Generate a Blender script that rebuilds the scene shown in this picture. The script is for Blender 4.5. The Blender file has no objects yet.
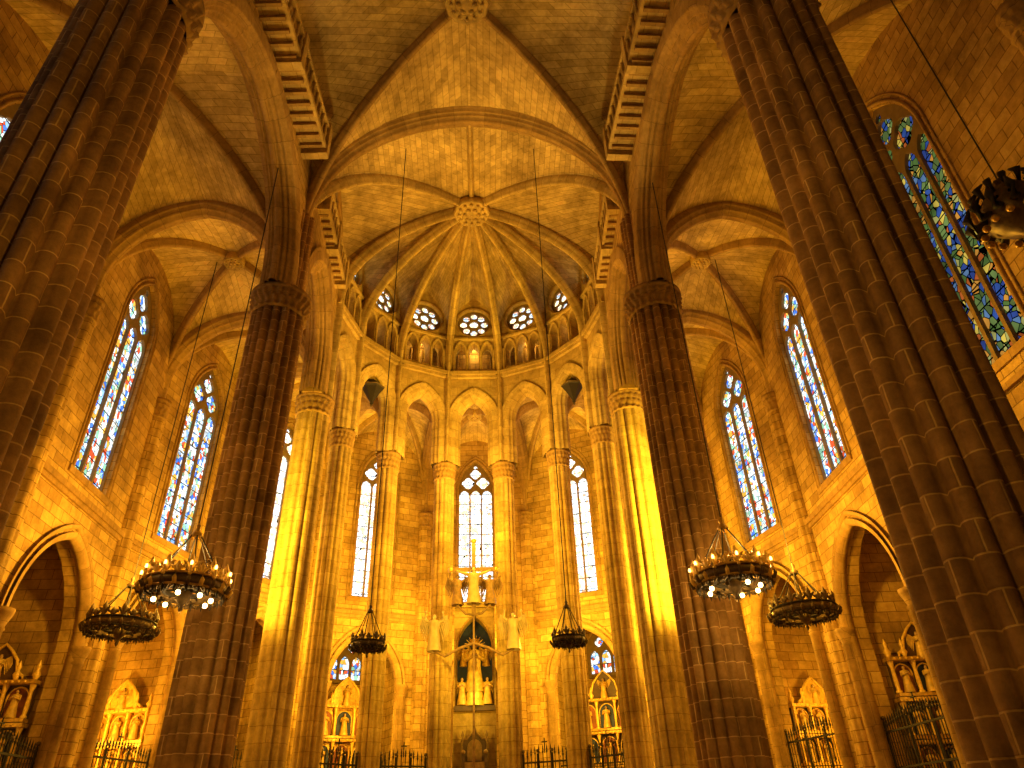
import bpy, math, random
from mathutils import Vector, Matrix
from mathutils.geometry import tessellate_polygon
random.seed(7)
pi=math.pi
V=Vector
scene=bpy.context.scene
scene.view_settings.view_transform='Standard'
scene.view_settings.look='None'

# ------------------------------------------------------------------ materials
def newmat(name):
    m=bpy.data.materials.new(name); m.use_nodes=True
    nt=m.node_tree; nt.nodes.clear()
    out=nt.nodes.new('ShaderNodeOutputMaterial')
    return m,nt,out
def stone(name,c1,c2,mortar,bw=.8,rh=.38,ms=.012,bump=.35,stain=.55):
    m,nt,out=newmat(name); N=nt.nodes.new; L=nt.links.new
    uv=N('ShaderNodeUVMap'); uv.uv_map='UVMap'
    tc=N('ShaderNodeTexCoord')
    nw=N('ShaderNodeTexNoise'); nw.inputs['Scale'].default_value=1.6; nw.inputs['Detail'].default_value=2
    L(tc.outputs['Object'],nw.inputs['Vector'])
    va=N('ShaderNodeVectorMath'); va.operation='MULTIPLY_ADD'; va.inputs[1].default_value=(.04,.04,0)
    L(nw.outputs['Color'],va.inputs[0]); L(uv.outputs['UV'],va.inputs[2])
    br=N('ShaderNodeTexBrick'); br.inputs['Color1'].default_value=(*c1,1); br.inputs['Color2'].default_value=(*c2,1)
    br.inputs['Mortar'].default_value=(*mortar,1); br.inputs['Scale'].default_value=1
    br.inputs['Mortar Size'].default_value=ms; br.inputs['Mortar Smooth'].default_value=.4
    br.inputs['Brick Width'].default_value=bw; br.inputs['Row Height'].default_value=rh; br.inputs['Bias'].default_value=-.1
    L(va.outputs[0],br.inputs['Vector'])
    n1=N('ShaderNodeTexNoise'); n1.inputs['Scale'].default_value=.5; n1.inputs['Detail'].default_value=7; n1.inputs['Roughness'].default_value=.68
    L(tc.outputs['Object'],n1.inputs['Vector'])
    r=N('ShaderNodeValToRGB'); r.color_ramp.elements[0].position=.34; r.color_ramp.elements[1].position=.62
    a=1-stain; r.color_ramp.elements[0].color=(a,a*.93,a*.85,1); r.color_ramp.elements[1].color=(1.05,1.03,1,1)
    L(n1.outputs['Fac'],r.inputs['Fac'])
    mx=N('ShaderNodeMixRGB'); mx.blend_type='MULTIPLY'; mx.inputs['Fac'].default_value=1
    L(br.outputs['Color'],mx.inputs['Color1']); L(r.outputs['Color'],mx.inputs['Color2'])
    n2=N('ShaderNodeTexNoise'); n2.inputs['Scale'].default_value=4.5; n2.inputs['Detail'].default_value=7; n2.inputs['Roughness'].default_value=.7
    L(tc.outputs['Object'],n2.inputs['Vector'])
    ov=N('ShaderNodeMixRGB'); ov.blend_type='OVERLAY'; ov.inputs['Fac'].default_value=.6
    L(mx.outputs['Color'],ov.inputs['Color1']); L(n2.outputs['Fac'],ov.inputs['Color2'])
    b=N('ShaderNodeBsdfPrincipled'); b.inputs['Roughness'].default_value=.8
    try: b.inputs['Specular IOR Level'].default_value=.2
    except: pass
    L(ov.outputs['Color'],b.inputs['Base Color'])
    ad=N('ShaderNodeMath'); ad.operation='MULTIPLY_ADD'; ad.inputs[1].default_value=-.9
    L(br.outputs['Fac'],ad.inputs[0]); L(n2.outputs['Fac'],ad.inputs[2])
    bp=N('ShaderNodeBump'); bp.inputs['Strength'].default_value=bump; bp.inputs['Distance'].default_value=.05
    L(ad.outputs[0],bp.inputs['Height']); L(bp.outputs['Normal'],b.inputs['Normal'])
    L(b.outputs[0],out.inputs[0]); return m
def plain(name,c,rough=.5,metal=0,nscale=8,var=.4,emis=0,ecol=None):
    m,nt,out=newmat(name); N=nt.nodes.new; L=nt.links.new
    tc=N('ShaderNodeTexCoord'); n=N('ShaderNodeTexNoise'); n.inputs['Scale'].default_value=nscale; n.inputs['Detail'].default_value=4
    L(tc.outputs['Object'],n.inputs['Vector'])
    r=N('ShaderNodeValToRGB'); r.color_ramp.elements[0].position=.3; r.color_ramp.elements[1].position=.7
    r.color_ramp.elements[0].color=(*[x*(1-var) for x in c],1); r.color_ramp.elements[1].color=(*c,1)
    L(n.outputs['Fac'],r.inputs['Fac'])
    b=N('ShaderNodeBsdfPrincipled'); b.inputs['Roughness'].default_value=rough; b.inputs['Metallic'].default_value=metal
    L(r.outputs['Color'],b.inputs['Base Color'])
    if emis:
        b.inputs['Emission Color'].default_value=(*(ecol or c),1); b.inputs['Emission Strength'].default_value=emis
    L(b.outputs[0],out.inputs[0]); return m
def glass(name,cols,strength,scale=4.5,lead=.035):
    m,nt,out=newmat(name); N=nt.nodes.new; L=nt.links.new
    uv=N('ShaderNodeUVMap'); uv.uv_map='UVMap'
    mp=N('ShaderNodeMapping'); mp.inputs['Scale'].default_value=(1.3,1,1); L(uv.outputs['UV'],mp.inputs['Vector'])
    v=N('ShaderNodeTexVoronoi'); v.inputs['Scale'].default_value=scale; L(mp.outputs[0],v.inputs['Vector'])
    sp=N('ShaderNodeSeparateColor'); L(v.outputs['Color'],sp.inputs[0])
    cr=N('ShaderNodeValToRGB'); cr.color_ramp.interpolation='CONSTANT'
    els=cr.color_ramp.elements
    while len(els)<len(cols): els.new(.5)
    for i,c in enumerate(cols):
        els[i].position=i/len(cols); els[i].color=(*c,1)
    L(sp.outputs[0],cr.inputs['Fac'])
    vd=N('ShaderNodeTexVoronoi'); vd.feature='DISTANCE_TO_EDGE'; vd.inputs['Scale'].default_value=scale; L(mp.outputs[0],vd.inputs['Vector'])
    lt=N('ShaderNodeMath'); lt.operation='GREATER_THAN'; lt.inputs[1].default_value=lead; L(vd.outputs['Distance'],lt.inputs[0])
    sx=N('ShaderNodeSeparateXYZ'); L(uv.outputs['UV'],sx.inputs[0])
    fr=N('ShaderNodeMath'); fr.operation='MULTIPLY'; fr.inputs[1].default_value=1.6; L(sx.outputs['Y'],fr.inputs[0])
    f2=N('ShaderNodeMath'); f2.operation='FRACT'; L(fr.outputs[0],f2.inputs[0])
    g=N('ShaderNodeMath'); g.operation='GREATER_THAN'; g.inputs[1].default_value=.07; L(f2.outputs[0],g.inputs[0])
    mu=N('ShaderNodeMath'); mu.operation='MULTIPLY'; L(lt.outputs[0],mu.inputs[0]); L(g.outputs[0],mu.inputs[1])
    n=N('ShaderNodeTexNoise'); n.inputs['Scale'].default_value=1.2; L(uv.outputs['UV'],n.inputs['Vector'])
    m2=N('ShaderNodeMath'); m2.operation='MULTIPLY'; L(mu.outputs[0],m2.inputs[0]); L(n.outputs['Fac'],m2.inputs[1])
    m3=N('ShaderNodeMath'); m3.operation='MULTIPLY'; m3.inputs[1].default_value=strength*2; L(m2.outputs[0],m3.inputs[0])
    e=N('ShaderNodeEmission'); L(cr.outputs['Color'],e.inputs['Color']); L(m3.outputs[0],e.inputs['Strength'])
    L(e.outputs[0],out.inputs[0]); return m

S_WALL=stone('ashlar_wall_stone',(.60,.39,.105),(.40,.235,.055),(.23,.13,.03),.72,.36,.015,.5,.5)
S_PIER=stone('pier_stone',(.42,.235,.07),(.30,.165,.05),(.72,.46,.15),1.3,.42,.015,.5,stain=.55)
S_APSE=stone('apse_column_stone',(.60,.42,.13),(.48,.32,.09),(.33,.20,.05),1.2,.5,.011,.5,stain=.45)
S_WEB=stone('vault_web_stone',(.68,.48,.16),(.48,.33,.105),(.34,.23,.07),.62,.28,.013,.5,stain=.52)
S_RIB=stone('rib_stone',(.42,.26,.075),(.34,.20,.055),(.22,.13,.04),.9,.7,.010,bump=.2,stain=.4)
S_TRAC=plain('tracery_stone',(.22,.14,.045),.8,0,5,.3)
S_FLOOR=stone('floor_stone',(.3,.22,.14),(.25,.18,.11),(.12,.09,.06),.8,.8,.01)
GOLD=plain('gilded_wood',(.72,.42,.06),.38,.3,9,.6)
GOLDB=plain('bright_gilding',(1.0,.64,.11),.4,.1,10,.35)
IRON=plain('wrought_iron',(.03,.022,.015),.6,.3,10,.3)
BRONZE=plain('aged_bronze',(.16,.10,.04),.5,.5,12,.5)
BLUE=plain('blue_painted_niche',(.02,.04,.16),.6)
PAINT=plain('painted_panel',(.36,.10,.03),.6,0,3,.7)
MARBLE=plain('pale_marble',(.50,.36,.16),.5,0,4,.35)
MARBD=plain('carved_brown_marble',(.30,.165,.055),.5,0,8,.5)
SKIN=plain('painted_flesh',(.6,.38,.18),.6)
CLOTH=plain('gold_robe',(.85,.55,.10),.5,.1,6,.5)
DARKW=plain('dark_wood',(.10,.05,.025),.5,0,5,.4)
BULB=plain('lamp_bulb',(1,.8,.45),.4,0,1,.0,14,(1,.66,.24))
FLAME=plain('candle_glow',(1,.7,.3),.4,0,1,.0,8,(1,.55,.12))
W=(1,.95,.82)
G_CENT=glass('stained_glass_pale',[W,(1,1,.95),(.95,.98,1),(1,.82,.4),W,(.75,.85,1),(1,.6,.3),(1,1,1)],2.6,5.5)
G_SIDE=glass('stained_glass_blue_white',[(.35,.62,1),(.95,1,1),(.08,.22,.85),(1,.93,.72),(1,.5,.06),(.72,.9,1),(.75,.10,.03),(1,.98,.9),(.3,.6,.4),(.9,.97,1)],1.6,5.0,.035)
G_DARK=glass('stained_glass_deep',[(.05,.10,.40),(.16,.30,.55),(.12,.22,.05),(.9,.66,.10),(.12,.18,.05),(.7,.16,.03),(.05,.12,.45),(.55,.52,.15),(.2,.3,.08),(.8,.35,.05)],.62,4.4,.055)
G_OCU=glass('stained_glass_oculus',[W,(.6,.82,1),(1,.85,.4),(.7,.85,1),W,(.95,.5,.3)],2.1,6)

# ------------------------------------------------------------------ mesh builder
class MB:
    def __init__(s,mats): s.v=[];s.f=[];s.uv=[];s.mi=[];s.sm=[];s.mats=mats
    def idx(s,m):
        if m not in s.mats: s.mats.append(m)
        return s.mats.index(m)
    def face(s,pts,uvs,m,sm=False):
        b=len(s.v); s.v.extend(pts); s.f.append(list(range(b,b+len(pts)))); s.uv.append(uvs); s.mi.append(s.idx(m)); s.sm.append(sm)
    def grid(s,P,m,close=False,sm=True):
        R=len(P);C=len(P[0]); b=len(s.v)
        for row in P: s.v.extend(row)
        U=[]
        for i in range(R):
            u=[0]
            for j in range(1,C+ (1 if close else 0)): u.append(u[-1]+(P[i][j%C]-P[i][j-1]).length)
            U.append(u)
        vc=[0]
        mid=C//2
        for i in range(1,R): vc.append(vc[-1]+(P[i][mid]-P[i-1][mid]).length)
        k=s.idx(m)
        for i in range(R-1):
            for j in range(C if close else C-1):
                j2=(j+1)%C
                s.f.append([b+i*C+j,b+i*C+j2,b+(i+1)*C+j2,b+(i+1)*C+j])
                jj=j+1
                s.uv.append([(U[i][j],vc[i]),(U[i][jj],vc[i]),(U[i+1][jj],vc[i+1]),(U[i+1][j],vc[i+1])])
                s.mi.append(k); s.sm.append(sm)
    def lathe(s,c,prof,seg,m,fn=None,sm=True):
        P=[]
        for (r,z) in prof:
            row=[]
            for j in range(seg):
                t=2*pi*j/seg; rr=r*(fn(t,z) if fn else 1)
                row.append(V(c)+V((rr*math.cos(t),rr*math.sin(t),z)))
            P.append(row)
        s.grid(P,m,True,sm)
    def ball(s,c,r,m,seg=8,sc=(1,1,1)):
        P=[]
        for i in range(seg//2+2):
            a=-pi/2+pi*i/(seg//2+1)
            P.append([V((c[0]+sc[0]*r*math.cos(a)*math.cos(2*pi*j/seg),c[1]+sc[1]*r*math.cos(a)*math.sin(2*pi*j/seg),c[2]+sc[2]*r*math.sin(a))) for j in range(seg)])
        s.grid(P,m,True)
    def tube(s,pts,r,m,seg=6,close=False):
        pts=[V(p) for p in pts]; n=len(pts); P=[]
        for i,p in enumerate(pts):
            a=pts[(i-1)%n] if (i>0 or close) else p; b=pts[(i+1)%n] if (i<n-1 or close) else p
            t=(b-a).normalized(); x=t.cross(V((0,0,1)))
            if x.length<1e-3: x=t.cross(V((1,0,0)))
            x.normalize(); y=t.cross(x); rr=r[i] if isinstance(r,(list,tuple)) else r
            P.append([p+x*rr*math.cos(2*pi*j/seg)+y*rr*math.sin(2*pi*j/seg) for j in range(seg)])
        if close: P.append(P[0])
        s.grid(P,m,True)
    def ring(s,c,R,r,m,seg=28):
        s.tube([(c[0]+R*math.cos(2*pi*i/seg),c[1]+R*math.sin(2*pi*i/seg),c[2]) for i in range(seg)],r,m,6,True)
    def box(s,lo,hi,m):
        x0,y0,z0=lo;x1,y1,z1=hi
        c=[V((x,y,z)) for x in(x0,x1) for y in(y0,y1) for z in(z0,z1)]
        for q,ax in (((0,1,3,2),0),((4,6,7,5),0),((0,4,5,1),1),((2,3,7,6),1),((0,2,6,4),2),((1,5,7,3),2)):
            pts=[c[i] for i in q]
            uv=[((p.y,p.z),(p.x,p.z),(p.x,p.y))[ax] for p in pts]
            s.face(pts,uv,m)
    def obox(s,A,U,n,u0,u1,s0,s1,z0,z1,m):
        A=V((A[0],A[1],0))
        def P(u,t,z): return A+U*u+n*t+V((0,0,z))
        c=[(u,t,z) for u in(u0,u1) for t in(s0,s1) for z in(z0,z1)]
        for q,ax in (((0,1,3,2),0),((4,6,7,5),0),((0,4,5,1),1),((2,3,7,6),1),((0,2,6,4),2),((1,5,7,3),2)):
            s.face([P(*c[i]) for i in q],[((c[i][1],c[i][2]),(c[i][0],c[i][2]),(c[i][0],c[i][1]))[ax] for i in q],m)
    def plate(s,A,U,n,outer,holes,t,m,off=0):
        A=V((A[0],A[1],0))
        loops=[outer]+holes
        flat=[p for l in loops for p in l]
        tris=tessellate_polygon([[V((p[0],p[1],0)) for p in l] for l in loops])
        for sd in ([-t/2,t/2] if t>0 else [0]):
            b=len(s.v); s.v.extend([A+U*p[0]+n*(off+sd)+V((0,0,p[1])) for p in flat])
            k=s.idx(m)
            for tr in tris:
                s.f.append([b+i for i in tr]); s.uv.append([(flat[i][0],flat[i][1]) for i in tr]); s.mi.append(k); s.sm.append(False)
        if t>0:
            for l in loops:
                q=len(l)
                rows=[[A+U*l[i%q][0]+n*(off+sd)+V((0,0,l[i%q][1])) for sd in(-t/2,t/2)] for i in range(q+1)]
                s.grid(rows,m,False,False)
    def make(s,name,M=None,parent=None):
        me=bpy.data.meshes.new(name)
        me.from_pydata([tuple(p) for p in s.v],[],s.f)
        uvl=me.uv_layers.new(name='UVMap')
        data=[]
        for u in s.uv:
            for q in u: data.extend(q)
        uvl.data.foreach_set('uv',data)
        for m in s.mats: me.materials.append(m)
        me.polygons.foreach_set('material_index',s.mi)
        me.polygons.foreach_set('use_smooth',s.sm)
        me.update()
        o=bpy.data.objects.new(name,me); scene.collection.objects.link(o)
        if M: o.matrix_world=M
        return o

def half_arc(a,h,n):
    out=[]
    if h>=a:
        R=(h*h+a*a)/(2*a); ph=math.asin(min(1,h/R))
        for i in range(n+1):
            p=ph*i/n; out.append((R-R*math.cos(p),R*math.sin(p)))
    else:
        for i in range(n+1):
            p=pi/2*.94*i/n; out.append((a*(1-math.cos(p))/(1-math.cos(pi/2*.94)),h*math.sin(p)/math.sin(pi/2*.94)))
    return out
def half3d(c,M,z0,zs,zc,n=14,ns=4):
    c=V((c[0],c[1],0));M=V((M[0],M[1],0)); d=M-c; a=d.length; d.normalize()
    pts=[c+V((0,0,z0+(zs-z0)*i/ns)) for i in range(ns)]
    for x,z in half_arc(a,zc-zs,n): pts.append(c+d*x+V((0,0,zs+z)))
    return pts,d
def sweep(mb,pts,h,prof,m,off=0):
    b=h.cross(V((0,0,1))); P=[]
    for i,p in enumerate(pts):
        t=(pts[min(i+1,len(pts)-1)]-pts[max(i-1,0)]).normalized()
        N=t.cross(b)
        P.append([p+N*q[0]+b*(q[1]+off) for q in prof])
    mb.grid(P,m,False,True)
def mirror(h): return [(a,-b) for a,b in h]+[(a,b) for a,b in reversed(h)]
BIG=mirror([(-.5,.54),(-.04,.54),(.02,.50),(.02,.43),(.12,.40),(.16,.34),(.10,.30),(.22,.27),(.28,.21),(.20,.15),(.34,.11),(.38,.05)])
MED=mirror([(-.3,.42),(0,.42),(.06,.36),(.04,.30),(.16,.27),(.20,.2),(.16,.15),(.28,.08)])
RIB=mirror([(-.15,.16),(.08,.16),(.12,.10),(.2,.10),(.28,.04)])
SRIB=mirror([(-.1,.11),(.08,.11),(.12,.06),(.2,.04)])
def lancet(uc,hw,z0,zs,zc,n=9):
    A=half_arc(hw,zc-zs,n)
    L=[(uc-hw,z0),(uc+hw,z0)]
    L+=[(uc+hw-x,zs+z) for x,z in A]
    L+=[(uc-hw+x,zs+z) for x,z in reversed(A[:-1])]
    return L
def circ(uc,zc,r,n=20,foil=0):
    return [(uc+r*(1-foil+foil*abs(math.cos(2*t)))*math.cos(t),zc+r*(1-foil+foil*abs(math.cos(2*t)))*math.sin(t)) for t in [2*pi*i/n for i in range(n)]]
def frame(A,B):
    A=V((A[0],A[1],0));B=V((B[0],B[1],0)); d=B-A; L=d.length; U=d.normalized(); n=V((U.y,-U.x,0))
    return A,U,n,L

# ------------------------------------------------------------------ plan
SP=17.4
YC=26.2
ang=[90,64.3,38.57,12.86,-12.86,-38.57,-64.3,-90]
def ringp(r): return [(r*math.sin(math.radians(a)),YC+r*math.cos(math.radians(a))) for a in ang]
Y0,Y1,Y2=-1.4,9.0,19.5
XN=6.9
inner=[(6.9,Y0),(XN,Y1),(6.5,Y2)]+ringp(6.7)+[(-6.5,Y2),(-XN,Y1),(-6.9,Y0)]
outer=[(13.3,Y0),(13.3,Y1),(13.3,Y2)]+ringp(13.5)+[(-13.3,Y2),(-13.3,Y1),(-13.3,Y0)]
NB=len(inner)-1
def is_apse(k): return 3<=k<=9
# ------------------------------------------------------------------ piers
def lobe(L,d=.15):
    def f(t,z): return (1-d)+d*abs(math.sin(L/2*t))**.6*(1 if int((t*L/(2*pi)))%2 else .78)
    return f
def pier(name,x,y,R,L,mat,top=21.3,seg=112,up=.68,d=.15):
    mb=MB([mat]); c=(x,y,0); f=lobe(L,d)
    mb.lathe(c,[(R*1.3,0),(R*1.3,.5),(R*1.2,.6),(R*1.15,1.0),(R*1.06,1.1),(R*1.05,1.2),(R*.97,1.35)],32,mat,None,False)
    zs=[1.3]+[1.3+(16.6-1.3)*i/12 for i in range(1,13)]
    mb.lathe(c,[(R,z) for z in zs],seg,mat,f)
    g=lambda t,z:1+.05*math.sin(L*1.5*t+ (3 if z>16.95 else 0))*(1 if 16.6<z<17.3 else 0)
    mb.lathe(c,[(R*.95,16.55),(R*1.04,16.58),(R*1.05,16.64),(R*.97,16.7),(R*.98,16.8),(R*1.07,16.95),(R*1.0,17.0),(R*1.05,17.1),(R*1.12,17.22),(R*1.06,17.26),(R*1.14,17.32),(R*1.15,17.45),(R*.6,17.47)],seg,S_RIB,g)
    if top>17.6: mb.lathe(c,[(R*up,17.4),(R*up,top)],seg,mat,f)
    return mb.make(name)
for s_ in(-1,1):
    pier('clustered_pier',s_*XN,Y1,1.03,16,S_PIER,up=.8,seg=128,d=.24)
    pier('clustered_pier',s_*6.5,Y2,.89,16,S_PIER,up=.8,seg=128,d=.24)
ap=ringp(6.7)
for i,(x,y) in enumerate(ap):
    R=.70 if i in(0,7) else .52
    pier('apse_column',x,y,R,12,S_APSE,17.6 if i not in(0,7) else 20,72,d=.2)
for k in range(1,NB):
    x,y=outer[k]
    d=(V((inner[k][0],inner[k][1],0))-V((x,y,0))).normalized()*.3
    pier('wall_respond',x+d.x,y+d.y,.40,8,S_WALL,17.6,48)

# ------------------------------------------------------------------ arcade walls + arches
arcR=MB([S_RIB])
arcW=MB([S_WALL])
def arch_mould(mb,A,U,n,u0,u1,z0,zs,zc,prof,off=0,mat=S_RIB):
    a=A+U*u0; b=A+U*u1; m=(a+b)/2
    for p in(a,b):
        pts,h=half3d(p,m,z0,zs,zc)
        s_=1 if h.cross(V((0,0,1))).dot(n)>0 else -1
        sweep(mb,pts,h,prof,mat,off*s_)
def oculus(A,U,n,uc,zc,r,off):
    mb=MB([S_TRAC])
    hs=[circ(uc,zc,r*.26,14)]+[circ(uc+r*.63*math.cos(2*pi*i/8),zc+r*.63*math.sin(2*pi*i/8),r*.215,10) for i in range(8)]
    mb.plate(A,U,n,circ(uc,zc,r,24),hs,.1,S_TRAC,off)
    mb.plate(A,U,n,circ(uc,zc,r,24),[],0,G_OCU,off+.07)
    pts=[A+U*(p[0])+n*(-.36)+V((0,0,p[1])) for p in circ(uc,zc,r*1.08,24)]
    mb.tube(pts,.07,S_RIB,6,True)
    return mb
wn=[0]
def mkwin(mb):
    wn[0]+=1; mb.make('window_%d'%wn[0])
gal_pts=[]
for k in range(NB):
    A,U,n,L=frame(inner[k],inner[k+1])
    if is_apse(k):
        ins=.5; zs,zc=19.9,21.5; top=28.8
        A0=half_arc(L/2-ins,zc-zs,9)
        o=[(0,SP),(ins,SP)]+[(ins+x,zs+z) for x,z in A0]+[(L-ins-x,zs+z) for x,z in reversed(A0[:-1])]+[(L-ins,SP),(L,SP),(L,top),(0,top)]
        holes=[lancet(L/2+q,.28,23.2,24.4,24.98,6) for q in(-.74,0,.74)]+[circ(L/2,26.4,.95,24)]
        arcW.plate(A,U,n,o,holes,.7,S_APSE)
        arch_mould(arcR,A,U,n,ins,L-ins,SP,zs,zc,MED,0,S_APSE)
        arch_mould(arcR,A,U,n,ins-.28,L-ins+.28,SP,zs,zc+.3,SRIB,-.36,S_APSE)
        arcR.obox(A,U,n,-.1,L+.1,-.62,-.3,22.7,22.9,S_APSE); arcR.obox(A,U,n,-.05,L+.05,-.5,-.3,22.55,22.72,S_APSE)
        arcR.obox(A,U,n,-.05,L+.05,-.5,-.3,25.12,25.24,S_APSE)
        arcW.obox(A,U,n,0,L,1.0,1.2,22.5,25.5,S_WALL); arcW.obox(A,U,n,0,L,.3,1.2,22.9,23.1,S_WALL); arcW.obox(A,U,n,0,L,.3,1.2,25.1,25.3,S_WALL)
        for q in(-.95,-.32,.32,.95):
            arcR.tube([A+U*(L/2+q)+n*.95+V((0,0,23.1)),A+U*(L/2+q)+n*.95+V((0,0,25.0))],.05,S_RIB,5)
        g_=A+U*(L/2)+n*.62; gal_pts.append((g_.x,g_.y,24.9))
        for q in(-1.11,-.37,.37,1.11):
            p=A+U*(L/2+q)-n*.4
            arcR.lathe((p.x,p.y,0),[(.09,22.9),(.09,23.05),(.06,23.1),(.06,24.2),(.1,24.35),(.1,24.4)],8,S_APSE)
        for j in range(3):
            q=L/2+(-.74,0,.74)[j]
            arch_mould(arcR,A,U,n,q-.33,q+.33,24.3,24.4,25.03,mirror([(-.02,.06),(.05,.05),(.08,.02)]),-.38,S_APSE)
        mkwin(oculus(A,U,n,L/2,26.4,.95,-.1))
    else:
        big=L>8
        ins=.85; zs,zc=(17.7,22.5) if big else (18.6,22.0); top=28.6
        A0=half_arc(L/2-ins,zc-zs,14)
        o=[(0,SP),(ins,SP)]+[(ins+x,zs+z) for x,z in A0]+[(L-ins-x,zs+z) for x,z in reversed(A0[:-1])]+[(L-ins,SP),(L,SP),(L,top),(0,top)]
        ng=9 if big else 5
        oz,orr=(26.1,.8) if big else (26.4,.7)
        holes=[lancet(L/2+(i-(ng-1)/2)*.78,.28,23.7,24.6,25.1,6) for i in range(ng)]+[circ(L/2,oz,orr,24)]
        arcW.plate(A,U,n,o,holes,.8,S_WALL)
        arch_mould(arcR,A,U,n,ins,L-ins,SP,zs,zc,BIG)
        arch_mould(arcR,A,U,n,ins-.35,L-ins+.35,SP,zs,zc+.4,SRIB,-.42)
        arch_mould(arcR,A,U,n,ins-.35,L-ins+.35,SP,zs,zc+.4,SRIB,.42)
        arcW.obox(A,U,n,0,L,1.3,1.5,22.8,26,S_WALL); arcW.obox(A,U,n,0,L,.4,1.5,23.3,23.5,S_WALL); arcW.obox(A,U,n,0,L,.4,1.5,25.2,25.3,S_WALL)
        for i in range(ng+1):
            p=A+U*(L/2+(i-ng/2)*.78)-n*.5
            arcR.lathe((p.x,p.y,0),[(.09,23.4),(.06,23.5),(.06,24.5),(.1,24.6),(.1,24.65)],8,S_RIB)
        # projecting gallery: slab, joists, baluster rail, end blocks
        dp=1.3 if big else .85
        e0=1.5 if big else .9
        arcR.obox(A,U,n,e0,L-e0,-dp,-.35,23.2,23.38,S_APSE)
        arcR.obox(A,U,n,e0,L-e0,-dp,-dp+.14,24.3,24.45,S_APSE)
        nb=int((L-2*e0)/.42)
        for i in range(nb+1):
            u=e0+.07+(L-2*e0-.14)*i/nb; p=A+U*u-n*(dp-.07)
            arcR.lathe((p.x,p.y,0),[(.07,23.38),(.05,23.55),(.08,23.75),(.04,24.1),(.07,24.3)],6,S_APSE)
            if 0<i<nb: arcR.obox(A,U,n,u-.06,u+.06,-dp+.1,-.35,23.06,23.22,S_RIB)
        for uu in(e0,L/2-.15,L-e0-.3): arcR.obox(A,U,n,uu,uu+.3,-dp-.05,-.35,22.95,24.65,S_APSE)
        mkwin(oculus(A,U,n,L/2,oz,orr,-.2))
arcW.make('wall_nave_arcade')

# ------------------------------------------------------------------ vault bays
webN=MB([S_WEB]); webA=MB([S_WEB])
def bay(web,C,z0,side,boss,zsd,bulge=.18,ribs=None,ribprof=RIB):
    n=len(C); B=V(boss)
    for k in range(n):
        a=C[k];b=C[(k+1)%n]; m=((a[0]+b[0])/2,(a[1]+b[1])/2); zs,zc=side[k]
        for j,c in((k,a),((k+1)%n,b)):
            P,_=half3d(c,m,z0[j],max(zs,z0[j]+.01),zc)
            D,_=half3d(c,(B.x,B.y),z0[j],max(zsd[j],z0[j]+.01),B.z)
            rows=[]
            for i in range(len(P)):
                e=(i/(len(P)-1))
                rows.append([D[i].lerp(P[i],q/6)+V((0,0,bulge*math.sin(pi*q/6)*e)) for q in range(7)])
            web.grid(rows,S_WEB,False,True)
    for j in range(n):
        if ribs and not ribs[j]: continue
        D,h=half3d(C[j],(B.x,B.y),z0[j],max(zsd[j],z0[j]+.01),B.z,16,4)
        sweep(arcR,D,h,ribprof,S_RIB)
def boss(name,x,y,z,r):
    mb=MB([S_APSE])
    mb.lathe((x,y,z),[(r*.9,.3),(r,.1),(r,-.12),(r*.9,-.2),(r*.82,-.12),(r*.74,-.12),(r*.66,-.22),(r*.58,-.14),(r*.4,-.18),(r*.2,-.28),(0.01,-.3)],32,S_APSE,
        lambda t,zz:1+.05*math.cos(12*t))
    for i in range(12):
        t=2*pi*i/12; mb.ball((x+r*.7*math.cos(t),y+r*.7*math.sin(t),z-.2),r*.1,S_APSE,6)
    for i in range(6):
        t=2*pi*i/6; mb.ball((x+r*.36*math.cos(t),y+r*.36*math.sin(t),z-.22),r*.14,S_APSE,6)
    return mb.make(name)
for ka,kb in((0,1),(1,2)):
    pa,pb=inner[ka],inner[kb]
    C=[pa,pb,(-pb[0],pb[1]),(-pa[0],pa[1])]; ym=(pa[1]+pb[1])/2
    bay(webN,C,[SP]*4,[(22.3,27.3),(21,27.6),(22.3,27.3),(21,27.6)],(0,ym,27.3),[19.5]*4)
    boss('vault_boss',0,ym,27.05,.8)
KY=25.0
C=[(6.5,Y2)]+ringp(6.6)+[(-6.5,Y2)]
z0=[SP]+[22.4]*8+[SP]
side=[(24.0,27.8)]+[(25.2,28.2)]*7+[(24.0,27.8),(21,27.6)]
zsd=[20.5]+[23.0]*8+[20.5]
C2=[(6.5,Y2)]+ringp(6.35)+[(-6.5,Y2)]
bay(webN,C,z0,side,(0,KY,27.95),zsd,.12,ribs=[0]*10)
for j in range(10):
    D,h=half3d(C2[j],(0,KY),SP+.05,zsd[j],27.85,18,4)
    sweep(arcR,D,h,RIB if j in(0,9) else mirror([(-.15,.2),(.06,.2),(.1,.13),(.16,.13),(.22,.09),(.36,.04)]),S_APSE)
D=[V((0,Y2+(KY-Y2)*i/8,27.6+.25*i/8+.1*math.sin(pi*i/8))) for i in range(9)]
sweep(arcR,D,V((0,1,0)),SRIB,S_APSE)
boss('vault_boss',0,KY,27.6,.88)
for x_,y in((6.9,Y0),(XN,Y1),(6.5,Y2)):
    arch_mould(arcR,V((x_,y,0)),V((-1,0,0)),V((0,1,0)),.06,2*x_-.06,SP,21,27.6,BIG)
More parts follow.
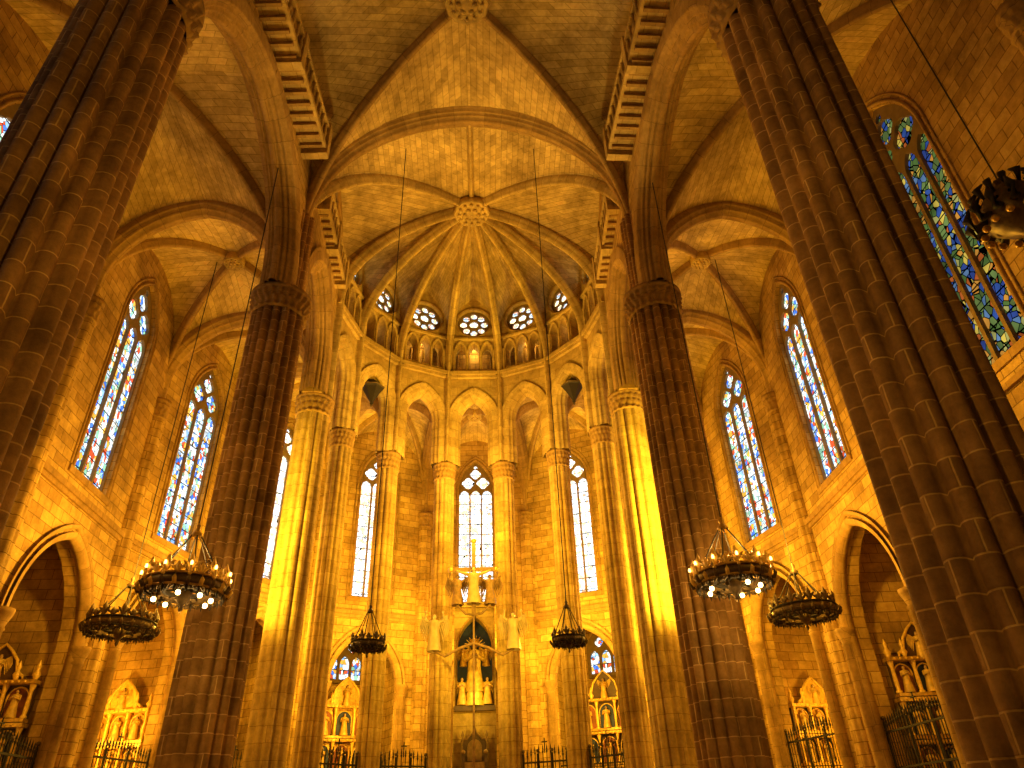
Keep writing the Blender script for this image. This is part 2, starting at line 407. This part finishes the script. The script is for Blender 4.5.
for k in range(NB):
    c=[inner[k],inner[k+1],outer[k+1],outer[k]]
    bx=sum(p[0] for p in c)/4; by=sum(p[1] for p in c)/4
    L=(V(inner[k])-V(inner[k+1])).length
    si=(19.9,21.6) if is_apse(k) else ((17.7,22.5) if L>8 else (18.6,22.0))
    so=(17.7,22.6) if L>8 else (18.8,22.2)
    bay(webA,c,[SP]*4,[si,(18.2,21.9),so,(18.2,21.9)],(bx,by,22.6),[17.8]*4,.12)
    boss('vault_boss',bx,by,22.35,.42)
for k in range(NB+1):
    A,U,n,L=frame(inner[k],outer[k])
    arch_mould(arcR,A,U,n,.25,L-.15,SP,18.2,21.9,MED)
webN.make('ceiling_nave_vault'); webA.make('ceiling_aisle_vault')

# ------------------------------------------------------------------ outer walls, windows, chapels
owl={'right':MB([S_WALL]),'apse':MB([S_WALL]),'left':MB([S_WALL])}
def window(A,U,n,uc,hw,z0,zc,g,lights=3):
    s=hw/1.05; zs=zc-1.95*s
    mb=MB([S_TRAC]); hs=[]
    lw=2*hw/lights
    for i in range(lights):
        u=uc-hw+lw*(i+.5); hs.append(lancet(u,lw/2-.045*s,z0+.08,zs-.35*s,zs+.05*s,6))
    hs+= [circ(uc-.46*s,zs+.54*s,.40*s,24,.2),circ(uc+.46*s,zs+.54*s,.40*s,24,.2),circ(uc,zs+1.16*s,.35*s,24,.2),circ(uc,zs+1.63*s,.12*s,10)]
    mb.plate(A,U,n,lancet(uc,hw,z0,zs,zc,10),hs,.12,S_TRAC,-.14)
    mb.plate(A,U,n,lancet(uc,hw,z0,zs,zc,10),[],0,g,-.07)
    for d,rr in((.10,.07),(.28,.05)):
        for sgn in(1,-1):
            a=A+U*(uc-sgn*(hw+d)); m=A+U*uc
            pts,h=half3d(a-n*.35,m-n*.35,z0,zs,zc+d*1.3,10,4)
            mb.tube(pts,rr,S_RIB,6)
    mb.obox(A,U,n,uc-hw-.3,uc+hw+.3,-.42,-.1,z0-.25,z0-.02,S_RIB)
    mkwin(mb)
chap=[]
CH=11.7
for k in range(NB):
    A,U,n,L=frame(outer[k],outer[k+1])
    mb=owl['right' if k<3 else ('apse' if k<10 else 'left')]
    T=.7; holes=[]
    big=L>8
    if big: wh,wz0,wz1,g=1.4,10.9,20.8,(G_DARK if k<3 else G_SIDE)
    elif k in(2,3,9,10): wh,wz0,wz1,g=1.2,12.2,21.0,G_SIDE
    else: wh,wz0,wz1,g=1.0,12.3,20.8,(G_CENT if 4<=k<=8 else G_SIDE)
    zs_=wz1-1.95*wh/1.05
    wc=L/2-.15 if k==11 else (L/2-.1 if k==1 else L/2)
    holes.append(lancet(wc,wh,wz0,zs_,wz1,10))
    if big: chs=[(L*.26,1.9,6.6,9.2),(L*.74,1.9,6.6,9.2)]
    elif not is_apse(k): chs=[(L/2,2.3,7.2,10.3)]
    elif k==6: chs=[(L/2,1.3,8.2,10.2)]
    else: chs=[(L/2,1.85,8.0,10.6)]
    for (uc,hw,zs,zc) in chs: holes.append(lancet(uc,hw,.02,zs,zc,10))
    mb.plate(A,U,n,[(0,0),(L,0),(L,23.4),(0,23.4)],holes,T,S_WALL,.0)
    window(A,U,n,wc,wh,wz0,wz1,g,3 if not big else 4)
    if not big:
        arcR.obox(A,U,n,0,L,-.52,-.3,11.35,11.55,S_RIB); arcR.obox(A,U,n,0,L,-.44,-.3,11.2,11.37,S_RIB)
    else:
        arcR.obox(A,U,n,0,L,-.46,-.3,10.1,10.25,S_RIB)
    for ci,(uc,hw,zs,zc) in enumerate(chs):
        arch_mould(arcR,A,U,n,uc-hw,uc+hw,.02,zs,zc,mirror([(-.1,.2),(.05,.18),(.12,.08),(.15,.03)]),-.3)
        arch_mould(arcR,A,U,n,uc-hw-.25,uc+hw+.25,.02,zs,zc+.32,mirror([(-.05,.12),(.06,.1),(.1,.03)]),-.36)
        for sgn in(-1,1):
            p=A+U*(uc+sgn*(hw+.1))-n*.42
            arcR.lathe((p.x,p.y,0),[(.3,0),(.3,.8),(.2,1),(.2,zs-.5),(.24,zs-.45),(.2,zs-.38),(.32,zs-.05),(.34,zs+.08),(.1,zs+.1)],14,S_RIB,lambda t,z:1+.04*math.cos(7*t))
        dh=min(hw+.7,(L*.24 if big else 2.7)); D=3.6
        mb.obox(A,U,n,uc-dh-.2,uc-dh,.3,D,0,CH,S_WALL); mb.obox(A,U,n,uc+dh,uc+dh+.2,.3,D,0,CH,S_WALL)
        mb.obox(A,U,n,uc-dh-.2,uc+dh+.2,D,D+.2,0,CH,S_WALL); mb.obox(A,U,n,uc-dh-.2,uc+dh+.2,.35,D+.2,CH-.1,CH+.1,S_WALL)
        pa=A+U*uc; chap.append((k,ci,pa,U.copy(),n.copy(),hw,dh,zs,zc))
owl['right'].make('wall_right'); owl['apse'].make('wall_apse'); owl['left'].make('wall_left')
arcR.make('trim_ribs_and_arches')

# ------------------------------------------------------------------ furnishings helpers
def figure(mb,c,h,robe,skin,wings=False,arms='pray',face=-1):
    x,y,z=c
    pr=[(.20,0),(.19,.1),(.16,.3),(.13,.5),(.135,.58),(.15,.68),(.165,.77),(.13,.82),(.05,.845),(.045,.87)]
    mb.lathe(c,[(r*h,q*h) for r,q in pr],14,robe,lambda t,zz:(1+.07*math.cos(7*t+zz*3)) if zz<.6*h else 1)
    mb.ball((x,y,z+.925*h),.068*h,skin,10,(.85,.95,1.15))
    mb.ball((x,y-face*.02*h,z+.94*h),.072*h,BRONZE,8,(.95,.9,1.05))
    for s_ in(-1,1):
        if arms=='pray': p=[(x+s_*.14*h,y,z+.78*h),(x+s_*.19*h,y+face*.06*h,z+.62*h),(x+s_*.03*h,y+face*.2*h,z+.7*h)]
        elif arms=='up': p=[(x+s_*.14*h,y,z+.78*h),(x+s_*.26*h,y+face*.04*h,z+.85*h),(x+s_*.24*h,y+face*.06*h,z+1.05*h)]
        else: p=[(x+s_*.13*h,y,z+.79*h),(x+s_*.28*h,y,z+.84*h),(x+s_*.44*h,y,z+.9*h)]
        mb.tube(p,[.05*h,.042*h,.028*h],robe,8); mb.ball(p[-1],.035*h,skin,6)
        if wings:
            for q in range(7):
                a=.2+q*.17
                mb.tube([(x+s_*.05*h,y-face*.09*h,z+.76*h),(x+s_*(.1+.25*math.cos(a*1.2))*h,y-face*.12*h,z+(.72+.3*math.sin(.9-a))*h+.05*h),(x+s_*(.16+.26*math.cos(a))*h,y-face*.12*h,z+(.55+.3*math.sin(.9-a*1.2))*h-.1*h)],[.03*h,.04*h,.012*h],robe,5)
def retable(w,h,back=None,allgold=False):
    G=GOLDB if allgold else GOLD; back=back or DARKW
    mb=MB([G]); b=1.1
    mb.box((-w/2,-.1,0),(w/2,.5,b),MARBLE); mb.box((-w/2-.1,-.3,b),(w/2+.1,.5,b+.12),MARBLE)
    mb.box((-w/2,.35,b),(w/2,.5,h*.86),back)
    tiers=4; th=(h*.86-b)/tiers; cols=3; cw=w/cols
    for t in range(tiers):
        z=b+.12+t*th
        mb.box((-w/2-.06,.1,z),(w/2+.06,.42,z+.1),G); mb.box((-w/2-.12,.02,z+th-.16),(w/2+.12,.42,z+th-.04),G)
        for j in range(int(w/.2)):
            mb.ball((-w/2+.1+j*.2,.02,z+th-.1),.045,GOLDB,6)
        for c in range(cols+1):
            x=-w/2+c*cw
            mb.lathe((x,.18,0),[(.1,z+.1),(.1,z+.16),(.06,z+.2),(.075,z+.4),(.055,z+th-.4),(.1,z+th-.2),(.1,z+th-.15)],10,GOLDB,lambda tt,zz:1+.12*math.cos(3*tt+zz*9))
        for c in range(cols):
            x=-w/2+(c+.5)*cw
            pm=(GOLD if allgold else (PAINT if (t+c)%2 else BLUE))
            mb.plate((x,.34),V((1,0,0)),V((0,1,0)),lancet(0,cw*.4,z+.12,z+th*.55,z+th*.82,6),[],.04,pm)
            mb.tube([(x+p[0],.3,p[1]) for p in lancet(0,cw*.4,z+.12,z+th*.55,z+th*.82,6)],.03,GOLDB,5,True)
            figure(mb,(x,.2,z+.12),th*.66,CLOTH,SKIN)
    z=h*.86
    cr=[(-w*.36,z),(w*.36,z),(w*.33,z+h*.03),(w*.24,z+h*.05),(w*.2,z+h*.10),(w*.1,z+h*.14),(0,z+h*.17),(-w*.1,z+h*.14),(-w*.2,z+h*.10),(-w*.24,z+h*.05),(-w*.33,z+h*.03)]
    mb.plate((0,.3),V((1,0,0)),V((0,1,0)),cr,[],.16,G if allgold or back is GOLD else DARKW)
    mb.tube([(p[0],.18,p[1]) for p in cr],.05,GOLDB,6,True)
    figure(mb,(0,.12,z+.03),h*.12,CLOTH,SKIN,True)
    for x in(-w/2,-w/4,w/4,w/2):
        mb.lathe((x,.2,z),[(.1,0),(.06,.1),(.13,.25),(.05,.4),(.08,.5),(.01,.7)],8,GOLDB)
    for i in range(6):
        x=-w*.42+i*w*.168
        mb.lathe((x,-.12,b+.12),[(.08,0),(.03,.05),(.03,.25),(.06,.3),(.025,.32),(.025,.75)],8,GOLDB); mb.ball((x,-.12,b+.9),.03,FLAME,6,(1,1,2))
    return mb
def Mat(p,U,n,u=0,s=0,z=0):
    q=p+U*u+n*s
    return Matrix(((U.x,n.x,0,q.x),(U.y,n.y,0,q.y),(0,0,1,z),(0,0,0,1)))
def grille(w,h):
    mb=MB([IRON]); nb=int(w/.16)
    for i in range(nb+1):
        x=-w/2+w*i/nb; hh=h*(1.0+.05*math.cos(pi*x/w))
        mb.tube([(x,0,0),(x,0,hh-.2)],.018,IRON,5)
        mb.lathe((x,0,hh-.22),[(.02,0),(.045,.08),(.02,.12),(.035,.16),(.002,.36)],5,IRON)
        if i<nb:
            mb.tube([(x+w/nb/2+.06*math.cos(2*pi*j/8),0,h*.62+.06*math.sin(2*pi*j/8)) for j in range(8)],.012,IRON,4,True)
    for z in(.15,h*.55,h*.68,h-.35): mb.box((-w/2,-.03,z),(w/2,.03,z+.06),IRON)
    for x in(-w/2,-w/6,w/6,w/2):
        mb.tube([(x,0,0),(x,0,h)],.045,IRON,6); mb.ball((x,0,h+.1),.07,BRONZE,6)
    mb.tube([(0,0,h),(0,0,h+.55)],.025,IRON); mb.tube([(-.12,0,h+.4),(.12,0,h+.4)],.025,IRON)
    return mb
AM=(1,.52,.045)
def point(name,loc,e,c=AM,r=.3):
    l=bpy.data.lights.new(name,'POINT'); l.energy=e; l.color=c; l.shadow_soft_size=r
    o=bpy.data.objects.new(name,l); o.location=loc; scene.collection.objects.link(o)
def spot(name,loc,tgt,e,ang_=60,c=AM,r=.25,blend=.6):
    l=bpy.data.lights.new(name,'SPOT'); l.energy=e; l.color=c; l.shadow_soft_size=r; l.spot_size=math.radians(ang_); l.spot_blend=blend
    o=bpy.data.objects.new(name,l); o.location=loc; scene.collection.objects.link(o)
    o.rotation_euler=(V(tgt)-V(loc)).to_track_quat('-Z','Y').to_euler()
for (k,ci,p,U,n,hw,dh,zs,zc) in chap:
    if k in(0,12): continue
    if k in(1,2,3):
        retable(2.3,6.6 if k==3 else 7.2,None,k==3).make('altarpiece',Mat(p,n,U,1.95,dh-.55,0)); q=p+U*(dh-2.6)+n*1.9
        point('chapel_light',(q.x,q.y,5.2),32 if k<3 else 260)
    elif k in(9,10,11):
        retable(2.5,7.2,GOLD if k==9 else DARKW,k==9).make('altarpiece',Mat(p,-n,-U,-1.95,dh-.55,0)); q=p-U*(dh-2.6)+n*1.9
        point('chapel_light',(q.x,q.y,5.2),26 if k>9 else 600)
    elif k!=6:
        retable(3.0,8.6,GOLD if k==7 else None).make('altarpiece',Mat(p,U,n,0,2.3,0)); q=p+n*.6
        point('chapel_light',(q.x,q.y,6.5),190)
    else:
        q=p+n*1.6; point('chapel_light',(q.x,q.y,5),60)
    if k!=6:
        grille(2*hw-.1,4.6 if is_apse(k) else 4.3).make('iron_grille',Mat(p,U,n,0,-.05,0))
    if k in(4,5,7,8):
        A=p-U*5
        mbw=MB([S_TRAC])
        hs=[lancet(5+q_,.26,8.9,9.7,10.1,6) for q_ in(-.66,0,.66)]+[circ(5-.35,10.55,.26,16,.2),circ(5+.35,10.55,.26,16,.2),circ(5,11.0,.16,12)]
        mbw.plate(A,U,n,lancet(5,1.1,8.7,10.0,11.4,8),hs,.14,S_TRAC,3.5); mbw.plate(A,U,n,lancet(5,1.1,8.7,10.0,11.4,8),[],0,G_SIDE,3.56)
        mkwin(mbw)

# ------------------------------------------------------------------ chandeliers
def chandelier(R,z,ztop,lit,tall=1.3,q=1.0):
    mb=MB([IRON]); f=BRONZE
    mb.lathe((0,0,z),[(R*.93,-.1*q),(R,-.12*q),(R*1.03,0),(R,.14*q),(R*.93,.12*q),(R*.93,-.1*q)],36,f)
    mb.ring((0,0,z-.12*q),R*1.02,.03*q,GOLD if lit else IRON); mb.ring((0,0,z+.14*q),R*1.02,.03*q,GOLD if lit else IRON)
    n=22 if q==1 else 14
    for i in range(n):
        t=2*pi*i/n; cx,cy=R*1.0*math.cos(t),R*1.0*math.sin(t)
        a,b=-math.sin(t)*q,math.cos(t)*q; m=GOLDB if lit else BRONZE; hh=(.46 if i%2==0 else .28)*q
        mb.tube([(cx,cy,z+.12*q),(cx,cy,z+.12*q+hh*.6),(cx,cy,z+.12*q+hh)],[.025*q,.08*q,.005],m,5)
        for s_ in(-1,1):
            mb.tube([(cx,cy,z+.15*q),(cx+a*s_*.09,cy+b*s_*.09,z+.15*q+hh*.4),(cx+a*s_*.15,cy+b*s_*.15,z+.12*q+hh*.55),(cx+a*s_*.13,cy+b*s_*.13,z+.12*q+hh*.35)],[.025*q,.05*q,.045*q,.01*q],m,5)
            mb.tube([(cx,cy,z-.1*q),(cx+a*s_*.1,cy+b*s_*.1,z-.2*q),(cx+a*s_*.12,cy+b*s_*.12,z-.08*q)],[.03*q,.04*q,.01*q],f,5)
        mb.tube([(cx,cy,z-.1*q),(cx*1.1,cy*1.1,z-.12*q),(cx*1.16,cy*1.16,z-.02*q),(cx*1.13,cy*1.13,z+.08*q)],[.03*q,.05*q,.05*q,.01*q],m if i%2 else f,5)
        mb.tube([(cx,cy,z-.12*q),(cx,cy,z-.3*q)],[.05*q,.005],IRON,5)
        if lit and i%2==0:
            mb.lathe((cx*1.12,cy*1.12,z+.08),[(.01,-.04),(.05,0),(.03,.02),(.025,.2)],6,GOLDB)
            mb.ball((cx*1.12,cy*1.12,z+.32),.035,FLAME,6,(1,1,1.8))
    for i in range(8):
        t=2*pi*i/8+.2; cx,cy=R*.7*math.cos(t),R*.7*math.sin(t)
        mb.tube([(R*.95*math.cos(t),R*.95*math.sin(t),z-.05),(cx,cy,z-.2*q),(cx,cy,z-.1*q)],.03*q,IRON,5)
        mb.lathe((cx,cy,z-.14*q),[(.02*q,-.08*q),(.07*q,-.02*q),(.08*q,.04*q),(.02*q,.05*q)],8,f)
        mb.ball((cx,cy,z-.25*q),.06 if lit else .04*q,BULB if lit and i%3!=2 else f,8)
    for i in range(6):
        t=2*pi*i/6
        mb.tube([(R*.97*math.cos(t),R*.97*math.sin(t),z+.1*q),(.1*q*math.cos(t),.1*q*math.sin(t),z+tall)],.015*q+.004,IRON,4)
    for i in range(4):
        t=pi*i/4; mb.tube([(R*.93*math.cos(t),R*.93*math.sin(t),z-.02),(-R*.93*math.cos(t),-R*.93*math.sin(t),z-.02)],.03*q,IRON,4)
    mb.ring((0,0,z-.05),R*.5,.05*q,IRON)
    mb.lathe((0,0,z-.1*q),[(.01*q,-.45*q),(.06*q,-.36*q),(.03*q,-.3*q),(.14*q,-.15*q),(.2*q,0),(.05*q,.1*q),(.03*q,.5*q),(.08*q,.6*q),(.02*q,.7*q)],10,f)
    mb.lathe((0,0,z+tall),[(.12*q,-.08*q),(.15*q,0),(.1*q,.06*q),(.05*q,.12*q),(.08*q,.2*q),(.02,.3*q)],12,GOLD if lit else BRONZE)
    mb.tube([(0,0,z+tall+.15*q),(0,0,ztop)],.018,IRON,5)
    return mb
for x,y,R,z,zt,l in((-6.5,16.8,.88,6.6,21.6,True),(6.5,17.1,.88,6.65,21.4,True),(-10.65,22.7,.95,7.25,22.2,False),(10.55,22.6,.95,7.2,22.2,False)):
    chandelier(R,z,zt,l).make('crown_chandelier',Matrix.Translation((x,y,0)))
    if l: point('chandelier_light',(x,y,z-.75),60,(1,.6,.15),.1); point('chandelier_light',(x,y,z+.8),80,(1,.6,.15),.1)
for x in(-2.8,2.8):
    chandelier(.45,6.1,27.0,False,.95,.6).make('sanctuary_lamp',Matrix.Translation((x,20.7,0)))
mb=MB([IRON]); z=11.7
mb.lathe((0,0,z),[(.02,-.75),(.12,-.65),(.08,-.55),(.35,-.4),(.55,-.15),(.62,.05),(.5,.2),(.55,.3),(.3,.6),(.12,.75),(.16,.85),(.03,.95)],20,BRONZE,lambda t,zz:1+.1*math.cos(10*t+zz*4))
for i in range(14):
    t=2*pi*i/14
    mb.tube([(.5*math.cos(t),.5*math.sin(t),z),(.75*math.cos(t),.75*math.sin(t),z-.15),(.85*math.cos(t),.85*math.sin(t),z+.1),(.72*math.cos(t),.72*math.sin(t),z+.4)],[.07,.09,.09,.02],IRON,6)
    mb.ball((.66*math.cos(t+.2),.66*math.sin(t+.2),z-.3),.08,GOLD,8)
    mb.tube([(.45*math.cos(t),.45*math.sin(t),z+.2),(.6*math.cos(t),.6*math.sin(t),z+.6),(.4*math.cos(t),.4*math.sin(t),z+.8)],[.06,.08,.02],IRON,6)
mb.tube([(0,0,z+.9),(0,0,22.2)],.018,IRON,5)
mb.make('hanging_lantern',Matrix.Translation((11.1,9.9,0)))
for s_ in(-1,1):
    mb=MB([IRON]); zz=20.6
    mb.lathe((0,0,zz),[(.02,-1.0),(.1,-.85),(.08,-.8),(.5,-.05),(.56,0),(.56,.1),(.4,.14),(.3,.35),(.06,.5),(.03,.55)],6,IRON,None,False)
    mb.ring((0,0,zz+.05),.57,.04,BRONZE,6); mb.ball((0,0,zz-1.0),.07,BRONZE,6)
    mb.tube([(0,0,zz+.5),(0,0,21.35)],.02,IRON,5)
    a=math.radians(51.43*s_); mb.make('hanging_lantern',Matrix.Translation((6.45*math.sin(a),YC+6.45*math.cos(a),0)))

# ------------------------------------------------------------------ sanctuary
mb=MB([S_FLOOR])
mb.box((-30,-8,-.3),(30,50,0),S_FLOOR); mb.make('floor')
mb=MB([S_FLOOR])
for i in range(6): mb.box((-5.4,21.5+i*.35,i*.25),(5.4,33.6,i*.25+.25),S_FLOOR)
mb.make('presbytery_platform')
mb=MB([S_APSE]); A=V((-.92,33.4,0)); U=V((1,0,0)); n=V((0,1,0)); c_=.92
mb.plate(A,U,n,[(0,1.5),(2*c_,1.5),(2*c_,10.5),(0,10.5)],[lancet(c_,.78,6.3,8.6,10.0,8)],.6,S_APSE)
mb.plate(A,U,n,[(.05,6),(2*c_-.05,6),(2*c_-.05,10.2),(.05,10.2)],[],.08,BLUE,.35)
mb.obox(A,U,n,0,2*c_,-.5,-.25,10.4,10.6,S_APSE); mb.obox(A,U,n,.05,2*c_-.05,-.5,-.2,6.05,6.25,DARKW)
pts=[A+U*p[0]-n*.32+V((0,0,p[1])) for p in lancet(c_,.8,6.3,8.6,10.05,8)]
mb.tube(pts,.05,S_RIB,6,True)
mb.make('stone_reredos')
mb=MB([CLOTH])
figure(mb,(0,33.15,6.8),2.1,CLOTH,SKIN)
mb.lathe((0,33.15,6.25),[(.42,0),(.42,.15),(.34,.25),(.38,.4),(.34,.56)],14,GOLDB)
mb.lathe((0,33.17,6.8+2.0),[(.16,0),(.17,.06),(.2,.22),(.14,.14)],8,GOLDB,lambda t,zz:1+.15*math.cos(4*t))
for s_ in(-1,1):
    figure(mb,(s_*.55,33.1,6.3),1.1,CLOTH,SKIN,True)
    figure(mb,(s_*.5,33.25,7.9),.85,GOLD,SKIN,True)
for i in range(18):
    t=2*pi*i/18; mb.tube([(.24*math.cos(t),33.4,8.75+.24*math.sin(t)),(.5*math.cos(t),33.4,8.75+.5*math.sin(t))],[.035,.005],GOLDB,4)
mb.make('gilded_saint_sculpture')
mb=MB([BRONZE]); y=30.6
mb.tube([(0,y,1.5),(0,y,9.5)],[.05,.04],MARBD,8); mb.box((-.09,y-.06,9.4),(.09,y+.06,12.6),MARBD); mb.box((-.95,y-.06,11.3),(.95,y+.06,11.48),MARBD)
for px,pz in((0,12.68),(-1.0,11.39),(1.0,11.39)): mb.ball((px,y,pz),.13,GOLD,8)
figure(mb,(0,y-.16,9.85),1.6,MARBLE,MARBLE,False,'out')
for s_ in(-1,1):
    figure(mb,(s_*.7,y,9.85),1.3,MARBD,MARBD,True,'up')
    figure(mb,(s_*1.65,y,8.0),1.5,MARBLE,MARBLE,True,'up')
    mb.tube([(0,y,8.3),(s_*.6,y,8.1),(s_*1.2,y,7.8),(s_*1.65,y,8.05)],.06,MARBD,6)
    mb.tube([(0,y,9.45),(s_*.35,y,9.5),(s_*.7,y,9.87)],.055,MARBD,6)
mb.lathe((0,y,1.5),[(.45,0),(.45,.2),(.35,.3),(.2,.6),(.1,.9)],14,BRONZE)
mb.make('bronze_crucifix_with_angels')
mb=MB([MARBLE]); y=32.5
for i in range(6): mb.box((-.95+.05*i,y-1.2+.11*i,1.5+.36*i),(.95-.05*i,y+.5,1.86+.36*i),MARBLE)
zb=3.64
mb.box((-.42,y-.35,zb-.02),(.42,y+.3,zb+.42),MARBD)
cs=[(0,zb),(1,zb),(1,zb+1.2),(.93,zb+1.32),(.8,zb+1.3),(.72,zb+1.42),(.6,zb+1.5),(.5,zb+1.8),(.4,zb+1.5),(.28,zb+1.42),(.2,zb+1.3),(.07,zb+1.32),(0,zb+1.2)]
mb.plate((-.5,y+.3),U,n,cs,[],.12,DARKW)
mb.tube([(-.5+p[0],y+.22,p[1]) for p in cs],.035,MARBD,5,True)
mb.plate((-.5,y+.22),U,n,lancet(.5,.3,zb+.5,zb+1.0,zb+1.3,6),[],.04,MARBD)
for s_ in(-1,1):
    mb.box((s_*.46-.06,y-.35,zb),(s_*.46+.06,y+.3,zb+.72),DARKW); mb.ball((s_*.46,y-.33,zb+.78),.09,MARBD,8)
    mb.lathe((s_*.5,y+.3,zb+1.2),[(.06,0),(.08,.1),(.03,.16),(.07,.26),(.005,.45)],8,MARBD)
mb.make('cathedra_throne')
mb=MB([MARBLE]); mb.box((-1.6,27.4,1.5),(1.6,28.6,1.62),MARBLE); mb.box((-1.4,27.5,1.62),(1.4,28.5,2.45),MARBLE); mb.box((-1.6,27.35,2.45),(1.6,28.65,2.6),MARBLE)
for x in(-1.2,-.6,.6,1.2): mb.lathe((x,27.7,2.6),[(.09,0),(.03,.05),(.03,.3),(.06,.33),(.02,.35),(.02,.65)],8,GOLDB)
mb.make('high_altar')
for k in(4,5,7,8):
    A,U,n,L=frame(inner[k],inner[k+1])
    grille(L-1.1,4.3).make('iron_grille',Mat(A,U,n,L/2,0,0))

# ------------------------------------------------------------------ lights
point('sanctuary_light',(0,28.5,14),1650)
spot('apse_vault_uplight',(0,24,8),(0,30,27),6600,80,(1,.62,.12))
spot('apse_low_light',(0,25.5,6),(0,36,12),1200,80,(1,.56,.05))
point('niche_fill',(0,32.3,6.6),16,(1,.62,.15),.1)  # small added fill that brightens the niche sculpture, no fixture modelled
for g_ in gal_pts: point('gallery_fill',g_,20,(1,.66,.2),.1)  # added fill points that lift the dark gallery openings
for s_ in(-1,1):
    point('aisle_uplight',(s_*10,22.0,9.5),980)
    spot('column_floodlight',(s_*9.4,21.6,9.5),(s_*6.7,26.2,11.5),9500 if s_>0 else 5200,95,(1,.64,.045))
    point('aisle_fill',(s_*10.6,14.5,11),300)  # added fill for the near aisle bays, not a fixture
    for a in(77,51.4,25.7):
        x=s_*10*math.sin(math.radians(a)); y=YC+10*math.cos(math.radians(a))
        point('ambulatory_light',(x,y,9.6),980,(1,.56,.045))
    spot('nave_vault_uplight',(s_*4.8,18.2,17.8),(0,13.5,27),680,110,(1,.64,.17))
point('ambulatory_light',(0,36.4,10),900,(1,.56,.045))
point('nave_fill',(0,4,9),520,(1,.52,.09))  # added low fill near the camera, stands for no fixture
w=bpy.data.worlds.new('World'); scene.world=w; w.use_nodes=True
w.node_tree.nodes['Background'].inputs[0].default_value=(1,.55,.18,1); w.node_tree.nodes['Background'].inputs[1].default_value=.06

# ------------------------------------------------------------------ camera
cam=bpy.data.cameras.new('Camera'); co=bpy.data.objects.new('Camera',cam); scene.collection.objects.link(co)
cam.sensor_width=36; cam.lens=700/1024*36; cam.clip_end=200
M=Matrix.Translation((.42,.35,1.6))@Matrix.Rotation(math.radians(-2.95),4,'Z')@Matrix.Rotation(math.radians(90+32.7),4,'X')@Matrix.Rotation(math.radians(-2.1),4,'Z')
co.matrix_world=M
scene.camera=co
